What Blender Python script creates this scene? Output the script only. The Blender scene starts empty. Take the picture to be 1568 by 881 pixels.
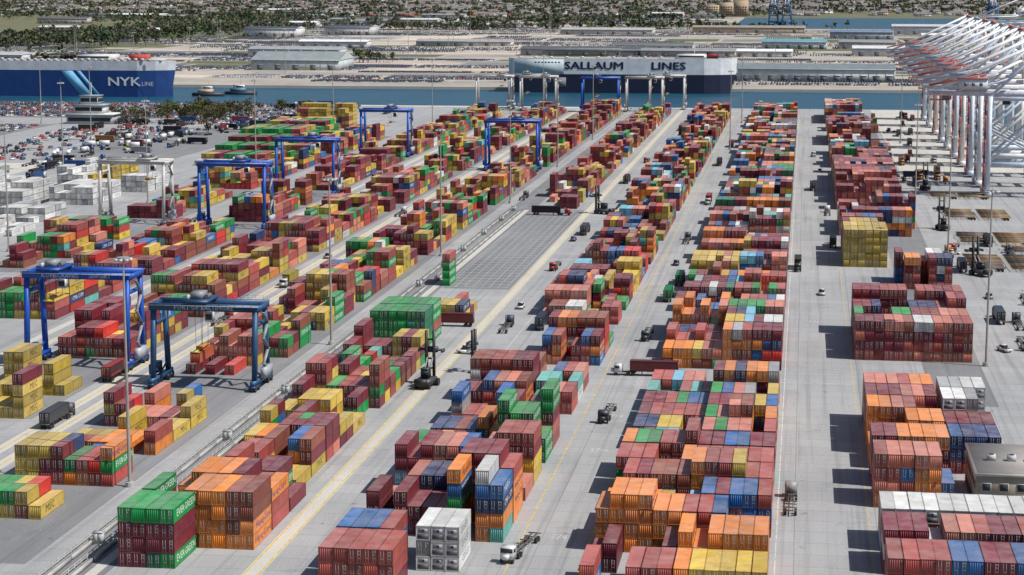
import bpy, math, random
import numpy as np
from mathutils import Vector, Matrix
rnd=random.Random(7); rng=np.random.default_rng(7)
scene=bpy.context.scene
# ------------------------------------------------------------ helpers
class T: pass
class MB:
    def __init__(s): s.v=[];s.f=[];s.c=[]
    def face(s,pts,col,m=0):
        b=len(s.v); s.v+= [tuple(p) for p in pts]; s.f.append(tuple(range(b,b+len(pts)))); s.c.append((col[0],col[1],col[2],m))
    def hexa(s,p,col,m=0):
        b=len(s.v); s.v+=[tuple(q) for q in p]
        for q in ((0,3,2,1),(4,5,6,7),(0,1,5,4),(1,2,6,5),(2,3,7,6),(3,0,4,7)):
            s.f.append(tuple(b+i for i in q)); s.c.append((col[0],col[1],col[2],m))
    def box(s,x0,x1,y0,y1,z0,z1,col,m=0):
        s.hexa([(x0,y0,z0),(x1,y0,z0),(x1,y1,z0),(x0,y1,z0),(x0,y0,z1),(x1,y0,z1),(x1,y1,z1),(x0,y1,z1)],col,m)
    def taper(s,x0,x1,y0,y1,z0,z1,dx,dy,col,m=0):
        s.hexa([(x0,y0,z0),(x1,y0,z0),(x1,y1,z0),(x0,y1,z0),(x0+dx,y0+dy,z1),(x1-dx,y0+dy,z1),(x1-dx,y1-dy,z1),(x0+dx,y1-dy,z1)],col,m)
    def beam(s,p,q,w,h,col,m=0):
        p=Vector(p);q=Vector(q);d=(q-p).normalized()
        up=Vector((0,0,1)) if abs(d.z)<.95 else Vector((0,1,0))
        a=d.cross(up).normalized(); b=a.cross(d).normalized()
        a=a*w/2;b=b*h/2
        s.hexa([p-a-b,p+a-b,q+a-b,q-a-b,p-a+b,p+a+b,q+a+b,q-a+b],col,m)
    def cyl(s,c,ax,r,l,col,m=0,n=10,r2=None):
        c=Vector(c);ax=Vector(ax).normalized();r2=r if r2 is None else r2
        t=Vector((0,0,1)) if abs(ax.z)<.9 else Vector((1,0,0))
        a=ax.cross(t).normalized();b=ax.cross(a).normalized()
        P=[c+a*math.cos(2*math.pi*i/n)*r+b*math.sin(2*math.pi*i/n)*r-ax*l/2 for i in range(n)]
        Q=[c+a*math.cos(2*math.pi*i/n)*r2+b*math.sin(2*math.pi*i/n)*r2+ax*l/2 for i in range(n)]
        for i in range(n):
            j=(i+1)%n; s.face([P[i],P[j],Q[j],Q[i]],col,m)
        s.face(P[::-1],col,m); s.face(Q,col,m)
    def inset(s,a,b,c,d,bw,dp,frame,panel,m=1,bwz=None):
        a,b,c,d=map(Vector,(a,b,c,d)); bwz=bwz or bw
        u=(b-a).normalized(); w=(d-a).normalized(); n=u.cross(w)
        A=a+u*bw+w*bwz;B=b-u*bw+w*bwz;C=c-u*bw-w*bwz;D=d+u*bw-w*bwz
        k=-n*dp
        for q in ((a,b,B,A),(b,c,C,B),(c,d,D,C),(d,a,A,D)): s.face(q,frame,m)
        for q in ((A,B,B+k,A+k),(B,C,C+k,B+k),(C,D,D+k,C+k),(D,A,A+k,D+k)): s.face(q,frame,m)
        s.face((A+k,B+k,C+k,D+k),panel,m)
    def t(s):
        o=T();o.V=np.array(s.v,float).reshape(-1,3);o.L=np.array([i for f in s.f for i in f],int)
        o.S=np.array([len(f) for f in s.f],int);o.C=np.array(s.c,float).reshape(-1,4);return o
def scatter(t,P,B=None,R=None,Sc=None):
    P=np.asarray(P,float).reshape(-1,3);n=len(P)
    V=np.repeat(t.V[None],n,0)
    if Sc is not None:
        Sc=np.asarray(Sc,float)
        V=V*(Sc[:,None,None] if Sc.ndim==1 else Sc[:,None,:])
    if R is not None:
        R=np.asarray(R,float);c=np.cos(R)[:,None];si=np.sin(R)[:,None]
        x=V[:,:,0]*c-V[:,:,1]*si;y=V[:,:,0]*si+V[:,:,1]*c;V=np.stack([x,y,V[:,:,2]],2)
    V=V+P[:,None]
    L=(t.L[None]+np.arange(n)[:,None]*len(t.V)).ravel()
    C=np.repeat(t.C[None],n,0)
    if B is not None:
        B=np.asarray(B,float).reshape(-1,3);m=C[:,:,3:4]
        C[:,:,:3]=np.where(m>0,C[:,:,:3]*B[:,None],C[:,:,:3])
    o=T();o.V=V.reshape(-1,3);o.L=L;o.S=np.tile(t.S,n);o.C=C.reshape(-1,4);return o
def merge(ts):
    o=T();k=0;Ls=[]
    for t in ts: Ls.append(t.L+k);k+=len(t.V)
    o.V=np.concatenate([t.V for t in ts]);o.L=np.concatenate(Ls);o.S=np.concatenate([t.S for t in ts]);o.C=np.concatenate([t.C for t in ts]);return o
def mesh(name,t,mat):
    me=bpy.data.meshes.new(name);me.vertices.add(len(t.V));me.vertices.foreach_set('co',t.V.astype(np.float32).ravel())
    me.loops.add(len(t.L));me.loops.foreach_set('vertex_index',t.L.astype(np.int32))
    me.polygons.add(len(t.S));st=np.concatenate([[0],np.cumsum(t.S)[:-1]]).astype(np.int32)
    me.polygons.foreach_set('loop_start',st)
    me.update(calc_edges=True);me.validate()
    a=me.attributes.new('Col','FLOAT_COLOR','FACE');c=t.C.copy();c[:,3]=1
    a.data.foreach_set('color',np.clip(c,0,1).astype(np.float32).ravel())
    me.materials.append(mat);return me
def obj(name,t,mat,loc=(0,0,0),rz=0):
    me=t if isinstance(t,bpy.types.Mesh) else mesh(name,t,mat)
    o=bpy.data.objects.new(name,me);o.location=loc;o.rotation_euler[2]=rz
    scene.collection.objects.link(o);return o
# ------------------------------------------------------------ materials
def newmat(name,rough=.6,metal=0,spec=.4):
    m=bpy.data.materials.new(name);m.use_nodes=True;nt=m.node_tree;b=nt.nodes['Principled BSDF']
    b.inputs['Roughness'].default_value=rough;b.inputs['Metallic'].default_value=metal
    b.inputs['Specular IOR Level'].default_value=spec
    return m,nt,b
def noise(nt,scale,detail=4,vec=None,rough=.6):
    n=nt.nodes.new('ShaderNodeTexNoise');n.inputs['Scale'].default_value=scale;n.inputs['Detail'].default_value=detail;n.inputs['Roughness'].default_value=rough
    if vec is not None: nt.links.new(vec,n.inputs['Vector'])
    return n.outputs['Fac']
def mapping(nt,sc,src):
    mp=nt.nodes.new('ShaderNodeMapping');mp.inputs['Scale'].default_value=sc;nt.links.new(src,mp.inputs['Vector']);return mp.outputs['Vector']
def mrange(nt,v,a,b,c,d):
    r=nt.nodes.new('ShaderNodeMapRange');nt.links.new(v,r.inputs['Value'])
    for k,x in zip(('From Min','From Max','To Min','To Max'),(a,b,c,d)): r.inputs[k].default_value=x
    return r.outputs['Result']
def mix(nt,f,a,b,mode='MIX'):
    n=nt.nodes.new('ShaderNodeMix');n.data_type='RGBA';n.blend_type=mode
    if isinstance(f,(int,float)): n.inputs[0].default_value=f
    else: nt.links.new(f,n.inputs[0])
    for k,x in ((6,a),(7,b)):
        if isinstance(x,tuple): n.inputs[k].default_value=(*x,1)
        else: nt.links.new(x,n.inputs[k])
    return n.outputs[2]
def geo(nt): return nt.nodes.new('ShaderNodeNewGeometry').outputs['Position']
def nt_comb(nt,f):
    c=nt.nodes.new('ShaderNodeCombineColor')
    for i in range(3): nt.links.new(f,c.inputs[i])
    return c.outputs[0]
def paintmat(name,rough,dirt=.3,scale=.35,corr=False,rust=False,spec=.35):
    m,nt,b=newmat(name,rough,0,spec);at=nt.nodes.new('ShaderNodeAttribute');at.attribute_name='Col'
    gn=nt.nodes.new('ShaderNodeNewGeometry');p=gn.outputs['Position']
    n1=noise(nt,scale,5,p,.7);f=mrange(nt,n1,.35,.7,1-dirt,1.08)
    c=mix(nt,1.0,at.outputs['Color'],nt_comb(nt,f),'MULTIPLY')
    if rust:
        n2=noise(nt,.9,4,mapping(nt,(1.3,.6,.5),p),.75);f2=mrange(nt,n2,.57,.72,0,.4)
        c=mix(nt,f2,c,(.13,.085,.07))
        # roof paint is chalked by the weather and carries dust
        sp=nt.nodes.new('ShaderNodeSeparateXYZ');nt.links.new(gn.outputs['True Normal'],sp.inputs[0])
        up=mrange(nt,sp.outputs['Z'],.5,.9,0,1);n3=noise(nt,.3,3,p);f3=mrange(nt,n3,.3,.75,.03,.34)
        mm_=nt.nodes.new('ShaderNodeMath');mm_.operation='MULTIPLY';nt.links.new(up,mm_.inputs[0]);nt.links.new(f3,mm_.inputs[1])
        c=mix(nt,mm_.outputs[0],c,(.50,.42,.38))
    nt.links.new(c,b.inputs['Base Color'])
    if corr:
        w=nt.nodes.new('ShaderNodeTexWave');w.bands_direction='Y';w.inputs['Scale'].default_value=1.1;nt.links.new(p,w.inputs['Vector'])
        bp=nt.nodes.new('ShaderNodeBump');bp.inputs['Distance'].default_value=.03;bp.inputs['Strength'].default_value=.45
        nt.links.new(w.outputs['Fac'],bp.inputs['Height']);nt.links.new(bp.outputs['Normal'],b.inputs['Normal'])
    return m
M_CONT=paintmat('container_paint',.5,.28,.35,True,True)
M_STEEL=paintmat('painted_steel',.45,.22,.25)
M_CAR=paintmat('car_paint',.3,.08,1.0)
M_BUILD=paintmat('building_surface',.8,.2,.12)
M_TREE=paintmat('foliage',.95,.35,.05,spec=.1)
M_MARK=paintmat('road_paint',.85,.45,.5)
def groundmat(name,base,var,tint,joints=True,tyre=0):
    m,nt,b=newmat(name,.9,0,.2);p=geo(nt)
    n1=noise(nt,.012,4,p,.6);n2=noise(nt,.16,5,mapping(nt,(1,.16,1),p),.7);n3=noise(nt,2.2,3,p,.7)
    c=mix(nt,mrange(nt,n1,.35,.65,0,1),base,var)
    c=mix(nt,mrange(nt,n2,.5,.72,0,.4),c,tint)
    c=mix(nt,1.0,c,nt_comb(nt,mrange(nt,n3,.3,.7,.85,1.12)),'MULTIPLY')
    n4=noise(nt,.055,6,p,.8);c=mix(nt,mrange(nt,n4,.58,.64,0,.35),c,tuple(x*.55 for x in base))
    if tyre:
        n5=noise(nt,.55,3,mapping(nt,(1,.012,1),p),.6);c=mix(nt,mrange(nt,n5,.52,.68,0,tyre),c,tuple(x*.5 for x in base))
        n6=noise(nt,.35,2,p,.5);c=mix(nt,mrange(nt,n6,.70,.74,0,.5),c,tuple(x*.4 for x in base))
    if joints:
        br=nt.nodes.new('ShaderNodeTexBrick');br.inputs['Scale'].default_value=1
        br.inputs['Brick Width'].default_value=15;br.inputs['Row Height'].default_value=7.5;br.inputs['Mortar Size'].default_value=.10
        br.inputs['Color1'].default_value=(1,1,1,1);br.inputs['Color2'].default_value=(.86,.87,.88,1);br.inputs['Mortar'].default_value=(.55,.55,.55,1);br.offset=0
        nt.links.new(p,br.inputs['Vector']);c=mix(nt,.7,c,br.outputs['Color'],'MULTIPLY')
    nt.links.new(c,b.inputs['Base Color']);return m
M_ASPH=groundmat('terminal_pavement',(.38,.375,.37),(.31,.31,.31),(.21,.21,.215),True,.5)
M_ASPHD=groundmat('dark_asphalt',(.23,.23,.235),(.17,.17,.175),(.29,.29,.285),False,.4)
M_FAR=groundmat('far_terminal_pavement',(.44,.38,.31),(.28,.26,.235),(.5,.45,.38),False)
M_VEG=groundmat('grass_and_soil',(.12,.135,.065),(.18,.155,.10),(.08,.10,.045),False)
M_CONC=groundmat('pale_concrete',(.53,.50,.44),(.46,.44,.40),(.34,.32,.29),False,.3)
m,nt,b=newmat('water',.32,0,.22);M_WATER=m
p=geo(nt);n=noise(nt,.02,5,mapping(nt,(1,2.5,1),p));c=mix(nt,mrange(nt,n,.35,.65,0,1),(.008,.055,.10),(.016,.080,.125));nt.links.new(c,b.inputs['Base Color'])
bp=nt.nodes.new('ShaderNodeBump');bp.inputs['Strength'].default_value=.9;bp.inputs['Distance'].default_value=.8;nt.links.new(noise(nt,.25,5,p,.7),bp.inputs['Height']);nt.links.new(bp.outputs['Normal'],b.inputs['Normal'])
# ------------------------------------------------------------ ground
QY=1556; FY=1826
xs=[-40000,-900,-150,128,400,1500,40000]; ys=[-3000,QY,FY,3950,5050,60000]
def cell(i,j):
    x=(xs[i]+xs[i+1])/2
    if j==0: return 'w' if x>128 and i<5 else ('a' if i<3 else 'v')
    if j==1: return 'w' if 1<=i<=4 else 'v'
    if j==2: return 'f' if 1<=i<=3 else ('w' if i==4 else 'v')
    if j==3: return 'w' if i in(2,3,4) else ('f' if i==1 else 'v')
    return 'v'
me=bpy.data.meshes.new('ground');V=[];F=[];MI=[]
mi={'a':0,'f':1,'v':2,'w':3}
for i in range(len(xs)-1):
    for j in range(len(ys)-1):
        k=cell(i,j);z=-5 if k=='w' else 0
        bs=len(V);V+=[(xs[i],ys[j],z),(xs[i+1],ys[j],z),(xs[i+1],ys[j+1],z),(xs[i],ys[j+1],z)];F.append((bs,bs+1,bs+2,bs+3));MI.append(mi[k])
        for di,dj,e in ((1,0,((xs[i+1],ys[j]),(xs[i+1],ys[j+1]))),(0,1,((xs[i],ys[j+1]),(xs[i+1],ys[j+1])))):
            if i+di<len(xs)-1 and j+dj<len(ys)-1:
                k2=cell(i+di,j+dj)
                if (k2=='w')!=(k=='w'):
                    bs=len(V);(a1,b1),(a2,b2)=e;V+=[(a1,b1,-5),(a2,b2,-5),(a2,b2,0),(a1,b1,0)];F.append((bs,bs+1,bs+2,bs+3));MI.append(3)
me.from_pydata(V,[],F);me.polygons.foreach_set('material_index',MI)
for q in (M_ASPH,M_FAR,M_VEG,M_CONC): me.materials.append(q)
g=bpy.data.objects.new('ground',me);scene.collection.objects.link(g)
def sheet(name,rects,z,mat,col=(1,1,1)):
    b=MB()
    for r in rects:
        x0,x1,y0,y1=r[:4];cc=r[4] if len(r)>4 else col
        b.face([(x0,y0,z),(x1,y0,z),(x1,y1,z),(x0,y1,z)],cc)
    return obj(name,b.t(),mat)
sheet('harbour_water',[(-900,1500,QY,FY),(128,1500,-3000,QY),(400,1500,FY,3950),(-150,1500,3950,5050)],-2.6,M_WATER)
YL=(.66,.50,.10);WH=(.62,.62,.58)
sheet('dark_asphalt_lane',[(-125.5,-115.2,310,1500),(-114.8,-92.8,636,862),(-157.2,-131,320,1500),(-196.5,-173,430,1500),(-239,-215,560,1450),(-281,-257,650,1250),(32,47,475,1480)],.004,M_ASPHD)
sheet('concrete_runway_strip',[(-92.4,-89.2,300,1540),(-164.5,-161.5,380,1520),(-170,-167,380,1520),(-206,-203.5,480,1500),(-212,-209.5,480,1500),(-118.6,-116.6,300,860)],.008,M_CONC)
mk=[(-92.2,-91.9,300,1540,YL),(-89.7,-89.4,300,1540,YL),(-163.2,-162.8,380,1520,YL),(-168.7,-168.3,380,1520,YL),(-204.8,-204.5,480,1500,YL),(-36.3,-36.1,320,1500,YL),(-48.7,-48.5,320,1500,YL),(-3.3,-3.1,320,1500,WH),(13.6,13.75,320,1500,YL),(-78.5,-78.3,320,1500,WH)]
for y in np.arange(640,860,6.4): mk.append((-114,-94,y,y+.35,(.52,.52,.50)))
for x in np.arange(-114,-93,2.8): mk.append((x,x+.2,640,860,(.48,.48,.46)))
for y in np.arange(330,1500,13.2):
    for x in (-35,-49.5): mk.append((x,x+1.5,y,y+.2,WH))
for y in (503,1010): mk.append((-48,14,y-6,y-5.7,WH));mk.append((-48,14,y+6,y+6.3,WH))
b=MB()
for i,r in enumerate(mk):
    z=.012+.004*(i>9)*(1+(r[1]-r[0]>10)); b.face([(r[0],r[2],z),(r[1],r[2],z),(r[1],r[3],z),(r[0],r[3],z)],r[4])
obj('painted_lane_marking',b.t(),M_MARK)
# ------------------------------------------------------------ text templates
def texttpl(s,h,col):
    cu=bpy.data.curves.new('t','FONT');cu.body=s;cu.size=h*1.35;cu.resolution_u=2 if h>3 else 1;cu.align_x='CENTER';cu.align_y='CENTER'
    o=bpy.data.objects.new('t',cu);scene.collection.objects.link(o);bpy.context.view_layer.update()
    me=o.to_mesh();V=[tuple(v.co) for v in me.vertices];F=[tuple(p.vertices) for p in me.polygons];o.to_mesh_clear()
    bpy.data.objects.remove(o)
    b=MB();b.v=V;b.f=F;b.c=[(*col,0)]*len(F);return b.t()
def orient(t,face,off,bold=1.0):
    o=T();o.L=t.L;o.S=t.S;o.C=t.C;u=t.V[:,0]*bold;v=t.V[:,1]
    z=np.zeros(len(u))
    if face=='z': o.V=np.stack([u,v,z+off],1)
    else: o.V=np.stack([z+off,u,v],1) if face=='x' else np.stack([u,z-off,v],1)
    return o
def boldtext(s,h,col,bold=1.0,w=.35):
    t=orient(texttpl(s,h,col),'f',0,bold)
    return scatter(t,[(-w,0,0),(0,-.02,w*.5),(w,-.04,0),(0,-.06,-w*.5)])
W_=(.75,.75,.74)
TX={k:orient(texttpl(s,h,c),'x',0,1.15) for k,(s,h,c) in {'g':('EVERGREEN',1.3,W_),'o':('Hapag-Lloyd',1.35,(.03,.06,.25)),'y':('MSC',1.5,(.06,.05,.04)),'b':('MAERSK',1.3,W_),'m':('TEX',1.1,W_),'w':('COSCO',1.3,(.04,.1,.3)),'n':('CMA CGM',1.3,W_)}.items()}
# painted slot numbers on the pavement
ts=[]
for i in range(16):
    t=orient(texttpl(str(5700+rnd.randrange(99)),1.5,(.6,.6,.57)),'z',0)
    ts.append(scatter(t,[(rnd.choice([-41.5,5,-84]),350+i*34,.024)],Sc=[(1,2.2,1)]))
obj('painted_slot_number',merge(ts),M_MARK)
# ------------------------------------------------------------ container templates
CW,CH=2.44,2.59
def cont(length,detail,door=True,reefer=False):
    b=MB();x0,x1,y0,y1,z0,z1=-CW/2,CW/2,0,length,0.06,CH
    fr=(.72,.72,.72);pn=(1,1,1)
    if detail:
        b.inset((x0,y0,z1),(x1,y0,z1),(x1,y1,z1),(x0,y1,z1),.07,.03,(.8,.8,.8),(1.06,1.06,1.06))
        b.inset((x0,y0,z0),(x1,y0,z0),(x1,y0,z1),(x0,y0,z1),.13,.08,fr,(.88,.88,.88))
        b.inset((x1,y1,z0),(x0,y1,z0),(x0,y1,z1),(x1,y1,z1),.13,.07,fr,pn)
        b.inset((x1,y0,z0),(x1,y1,z0),(x1,y1,z1),(x1,y0,z1),.13,.045,fr,pn)
        b.inset((x0,y1,z0),(x0,y0,z0),(x0,y0,z1),(x0,y1,z1),.13,.045,fr,pn)
        b.face([(x0,y1,z0),(x1,y1,z0),(x1,y0,z0),(x0,y0,z0)],(.3,.3,.3),1)
        for cx in (x0,x1-.17):
            for cz in (0,CH-.10): b.box(cx-.004,cx+.174,y0-.012,y0+.17,cz,cz+.115,(.45,.45,.45),1)
        if reefer:
            b.box(-.95,.95,y0+.02,y0+.06,.3,1.1,(.10,.10,.11));b.box(-.8,.8,y0+.02,y0+.06,1.35,2.1,(.3,.31,.33));b.cyl((0,y0+.03,1.72),(0,1,0),.3,.05,(.05,.05,.05),n=8)
        elif door:
            for x in (-.85,-.38,.38,.85): b.box(x-.03,x+.03,y0+.012,y0+.066,.18,2.42,(.30,.29,.28))
            for x in (-.62,.62): b.box(x-.2,x+.2,y0+.02,y0+.05,.95,1.02,(.3,.3,.3))
            b.box(-.03,.03,y0+.03,y0+.076,.17,2.44,(.15,.15,.15),1)
            b.box(.45,.8,y0+.062,y0+.075,2.08,2.28,(.55,.55,.53));b.box(.5,.75,y0+.062,y0+.075,1.55,1.75,(.45,.45,.43))
        else:
            for x in np.arange(-.9,1,.36): b.box(x-.09,x+.09,y0+.02,y0+.07,.2,2.4,(1,1,1),1)
    else:
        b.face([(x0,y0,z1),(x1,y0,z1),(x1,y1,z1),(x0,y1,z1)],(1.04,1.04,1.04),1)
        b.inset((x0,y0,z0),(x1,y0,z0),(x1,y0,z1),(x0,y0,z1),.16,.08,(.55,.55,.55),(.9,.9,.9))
        b.inset((x1,y0,z0),(x1,y1,z0),(x1,y1,z1),(x1,y0,z1),.16,.05,(.6,.6,.6),pn)
        b.face([(x1,y1,z0),(x0,y1,z0),(x0,y1,z1),(x1,y1,z1)],pn,1)
        b.face([(x0,y1,z0),(x0,y0,z0),(x0,y0,z1),(x0,y1,z1)],pn,1)
        for x in (-.6,0,.6): b.box(x-.04,x+.04,y0+.02,y0+.07,.2,2.4,(.5,.5,.5),1)
    return b.t()
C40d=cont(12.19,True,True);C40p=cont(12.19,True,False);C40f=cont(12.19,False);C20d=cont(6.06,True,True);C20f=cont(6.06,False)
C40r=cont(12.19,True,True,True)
COL={'mar':(.20,.022,.038),'brk':(.38,.075,.06),'brn':(.28,.075,.045),'org':(.76,.23,.03),'yel':(.64,.43,.05),'oli':(.48,.34,.055),'grn':(.008,.27,.06),'dgr':(.015,.16,.08),
 'blu':(.02,.12,.33),'nav':(.02,.045,.14),'wht':(.66,.66,.63),'gry':(.36,.37,.38),'lbl':(.16,.45,.60),'tea':(.12,.42,.37),'pin':(.60,.03,.25),'sal':(.58,.19,.13),'red':(.56,.03,.02)}
PAL={'C':dict(mar=22,brk=18,sal=12,brn=9,org=13,blu=11,wht=7,gry=3,lbl=4,grn=7,yel=6,tea=3,nav=6,red=2,dgr=3),
 'L':dict(yel=14,oli=10,mar=28,brk=15,brn=11,grn=10,org=3,blu=4,wht=2,nav=2,red=4,tea=1,sal=3),
 'R':dict(brk=18,sal=16,mar=20,org=14,blu=9,wht=9,nav=4,lbl=4,grn=3,yel=3),
 'RM':dict(brk=26,mar=38,sal=16,brn=10,nav=3,wht=2,grn=1),
 'RY':dict(oli=45,yel=15,mar=12,brk=12,nav=4),
 'RO':dict(org=42,brk=18,mar=14,blu=5,wht=4,sal=14),
 'RW':dict(wht=60,lbl=4,sal=10,gry=10),
 'G':dict(grn=80,mar=8,dgr=8,brk=4),'GT':dict(grn=55,mar=18,oli=10,brk=8,wht=5),'W':dict(wht=92,gry=8),
 'E1':dict(grn=9,mar=9,dgr=2),'E2':dict(org=10,brn=6,mar=3,brk=2),'B':dict(blu=20,nav=4,brk=12,mar=6),'O':dict(org=10,yel=3,brk=4),'BR':dict(blu=9,mar=5,brk=6,lbl=3,org=2)}
LOGO={'grn':'g','org':'o','yel':'y','oli':'y','blu':'b','wht':'w','nav':'n','lbl':'b'}
def pick(p,r):
    d=PAL[p];return r.choices(list(d),list(d.values()))[0]
def jit(c,r):
    v=r.uniform(.74,1.22);g=sum(c)/3;s=r.uniform(-.04,.16)
    return tuple(min(.85,max(.004,(x*(1-s)+g*s)*v+r.uniform(-.004,.004))) for x in c)
def bay(x0,nx,y,heights,pal,r,p20=.15,persist=.5,top=None):
    """one bay (12 m deep) of containers, rows across X, stacked in Z"""
    groups={};txt=[];prev=pick(pal,r);prevT={}
    for i in range(nx):
        h=int(heights[i]); 
        if h<=0: continue
        x=x0+i*2.53+CW/2+r.uniform(-.05,.05);hr=int(heights[i+1]) if i+1<nx else 0
        two=r.random()<p20
        for k in range(h):
            c=prevT[k] if (k in prevT and r.random()<persist) else (prev if r.random()<.25 else pick(pal,r))
            if top and k==h-1: c=top
            prev=c;prevT[k]=c
            z=k*2.62
            if two:
                for dy in (0,6.13):
                    cc=c if r.random()<.7 else pick(pal,r)
                    groups.setdefault('20d' if y<640 else '20f',[]).append(((x,y+dy,z),jit(COL[cc],r)))
            else:
                dy=r.uniform(-.14,.14)
                if y<760: key='40r' if (c=='wht' and pal in('W','RW')) else ('40d' if r.random()<.6 else '40p')
                else: key='40f'
                groups.setdefault(key,[]).append(((x,y+dy,z),jit(COL[c],r)))
                if k>=hr and c in LOGO and y<1000 and r.random()<.8:
                    txt.append(scatter(TX[LOGO[c]],[(x+CW/2-.03,y+6.1+r.uniform(-1.5,1.5),z+1.35)]))
    ts=[scatter({'20d':C20d,'20f':C20f,'40d':C40d,'40p':C40p,'40f':C40f,'40r':C40r}[k],[g[0] for g in v],[g[1] for g in v]) for k,v in groups.items()]
    if ts: obj('shipping_container_stack',merge(ts+txt),M_CONT)
def block(x0,nx,y0,y1,lo,hi,pal,seed,p20=.12,gap=0.45,empty=.04,persist=.5,vary=.35,halves=False,skipbay=.05):
    r=random.Random(seed);y=y0;L=12.19+gap
    tr=[r.uniform(lo,hi),r.uniform(lo,hi)]
    while y+12.2<=y1+.1:
        for k in (0,1):
            if r.random()<.6: tr[k]=r.uniform(lo,hi)
        sk=[r.random()<skipbay,r.random()<skipbay]
        hs=[];run=0
        for i in range(nx):
            k=1 if (halves and i>=nx//2) else 0
            h=tr[k]
            if sk[k]: h=min(h,r.choice([0,1,1,2]))
            h=round(h)
            if run>0: h+=dv;run-=1
            elif r.random()<vary: dv=r.choice([-1,-1,1,-2]);h+=dv;run=r.choice([0,0,1,2])
            if r.random()<empty: h=0
            hs.append(max(0,min(int(hi+.5),h)))
        bay(x0,nx,y,hs,pal,r,p20,persist)
        y+=L+(r.choice([0,0,0,.5]) )
def many(x0,nx,segs,pal,seed,**k):
    for i,s in enumerate(segs):
        block(x0,nx,s[0],s[1],s[2],s[3],s[4] if len(s)>4 else pal,seed+i*17,**k)
# ---- central double row
many(-34.6,6,[(316,342,2,3,'BR'),(342,368,3,4,'O'),(368,394,3,4),(394,494,2,4),(512,600,2,4),(600,690,2,4.4),(690,852,2,4),(868,1000,2,4.5),(1024,1180,2,4),(1190,1490,2.5,4.5)],'C',100,p20=.05,vary=.15,persist=.5,empty=.02)
many(-19.3,6,[(316,342,2,3,'O'),(342,368,3,3.4,'BR'),(368,394,3,4,'O'),(394,494,2,4),(512,600,3,4.4),(600,690,3,4.4),(690,852,2,5),(868,1000,3,5),(1024,1180,2,4.5),(1190,1490,2.5,4.5)],'C',300,p20=.05,vary=.15,persist=.5,empty=.02)
# ---- row D
R5=random.Random(505)
bay(-77,5,311,[3]*5,'B',R5,0,.6);bay(-77,4,324,[3]*4,'B',R5,0,.6);bay(-63.6,3,326,[3,3,3],'W',R5,0,.7)
many(-77,6,[(348,374,3,4,'RM'),(374,400,2,4),(412,490,2,4)],'C',500,p20=.05,vary=.3)
many(-61.5,4,[(345,374,4,5),(374,400,2,4),(405,437,3,5,'GT'),(440,494,2,4)],'C',600,p20=.1,vary=.35)
many(-66,6,[(512,562,3,4,'C')],'GT',650,p20=0,vary=.2)
many(-75,5,[(575,690,2,4),(700,850,1,4),(865,1000,1.5,4),(1015,1180,2,4),(1190,1480,2,4.4)],'C',700,vary=.4)
many(-62,4,[(575,690,2,4),(700,850,2,4),(865,1000,2,4),(1015,1180,2,4),(1190,1480,2,4.4)],'L',800,vary=.45)
# ---- row E
bay(-114.5,4,321,[4,4,4,4],'E1',random.Random(3),0,.55,'grn')
bay(-106.8,5,334,[4,4,4,4,4],'E2',random.Random(5),0,.6);bay(-114.5,3,334,[4,2,2],'E1',random.Random(6),0,.6,'grn')
bay(-114.5,8,347,[2,3,4,4,4,4,3,3],'E2',random.Random(16),0,.5)
bay(-114.5,8,360,[1,1,2,4,2,3,3,1],'L',random.Random(17),0.3,.3)
many(-114.3,7,[(374,440,1,3.4),(440,520,1.5,3.6)],'L',900,p20=.5,vary=.55,skipbay=.1)
bay(-115.2,6,528,[4,4,4,4,4,4],'G',random.Random(9),0,.6);bay(-115.2,6,541,[4,4,4,4,4,4],'G',random.Random(10),0,.9,'grn')
many(-107,4,[(572,600,1,2)],'RY',930,p20=.6,vary=.3)
bay(-115.6,1,641,[4],'E1',random.Random(14),0,.2,'brk')
many(-114.3,7,[(866,910,1,2.5),(912,1100,1,3.5),(1110,1500,2,4)],'L',950,p20=.2,vary=.5)
# ---- RTG rows on the left
many(-154,8,[(322,345,0,1.4),(348,400,1,3.6),(400,452,1.5,3),(486,540,1,3.4),(553,700,1.5,4),(712,860,1.5,4),(875,1020,1.5,4),(1045,1500,2,4)],'L',1000,p20=.4,vary=.5,skipbay=.14,persist=.42)
many(-195,8,[(430,470,2,4,'RY'),(505,560,1.5,4),(570,700,1.5,4),(715,860,1.5,4),(875,1020,1.5,4),(1030,1180,2,4.5),(1190,1500,2,4.5)],'L',1100,p20=.4,vary=.5,skipbay=.12,persist=.42)
many(-237,8,[(560,640,2,4),(650,760,1.5,4),(800,880,1.5,4),(925,1090,1.5,4),(1125,1470,2,4)],'L',1200,p20=.4,vary=.5,skipbay=.12,persist=.42)
many(-279,8,[(660,775,1,3.6),(806,900,1,3),(925,1080,2,4),(1095,1260,2,4)],'L',1300,p20=.4,vary=.5,skipbay=.12,persist=.42)
for n,(yy,hh) in enumerate([(1040,1),(1053,2),(1066,2),(1079,3),(1092,3),(1105,4),(1118,4),(1131,5),(1144,5),(1157,5),(1180,4),(1193,5),(1206,5)]):
    bay(-322,15,yy,[max(1,hh-(1 if i%5==4 else 0)) for i in range(15)],'GT',random.Random(40+n),0,.75)
many(-334,14,[(1260,1290,4,5,'RY'),(1310,1340,5,6,'RY')],'RY',1400,p20=0,vary=.2)
many(-352,7,[(830,890,2,4),(905,975,3,4)],'W',1500,p20=0,vary=.4);many(-330,8,[(780,830,1,2),(850,890,2,3)],'W',1550,p20=.2,vary=.4)
many(-316,5,[(690,775,1,2.4),(905,960,2,3)],'W',1600,p20=.1,vary=.5);many(-332,3,[(905,960,3,4)],'RY',1620)
many(-385,6,[(860,930,2,4)],'W',1650);many(-298,4,[(970,1010,1,2.5)],'C',1680)
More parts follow.
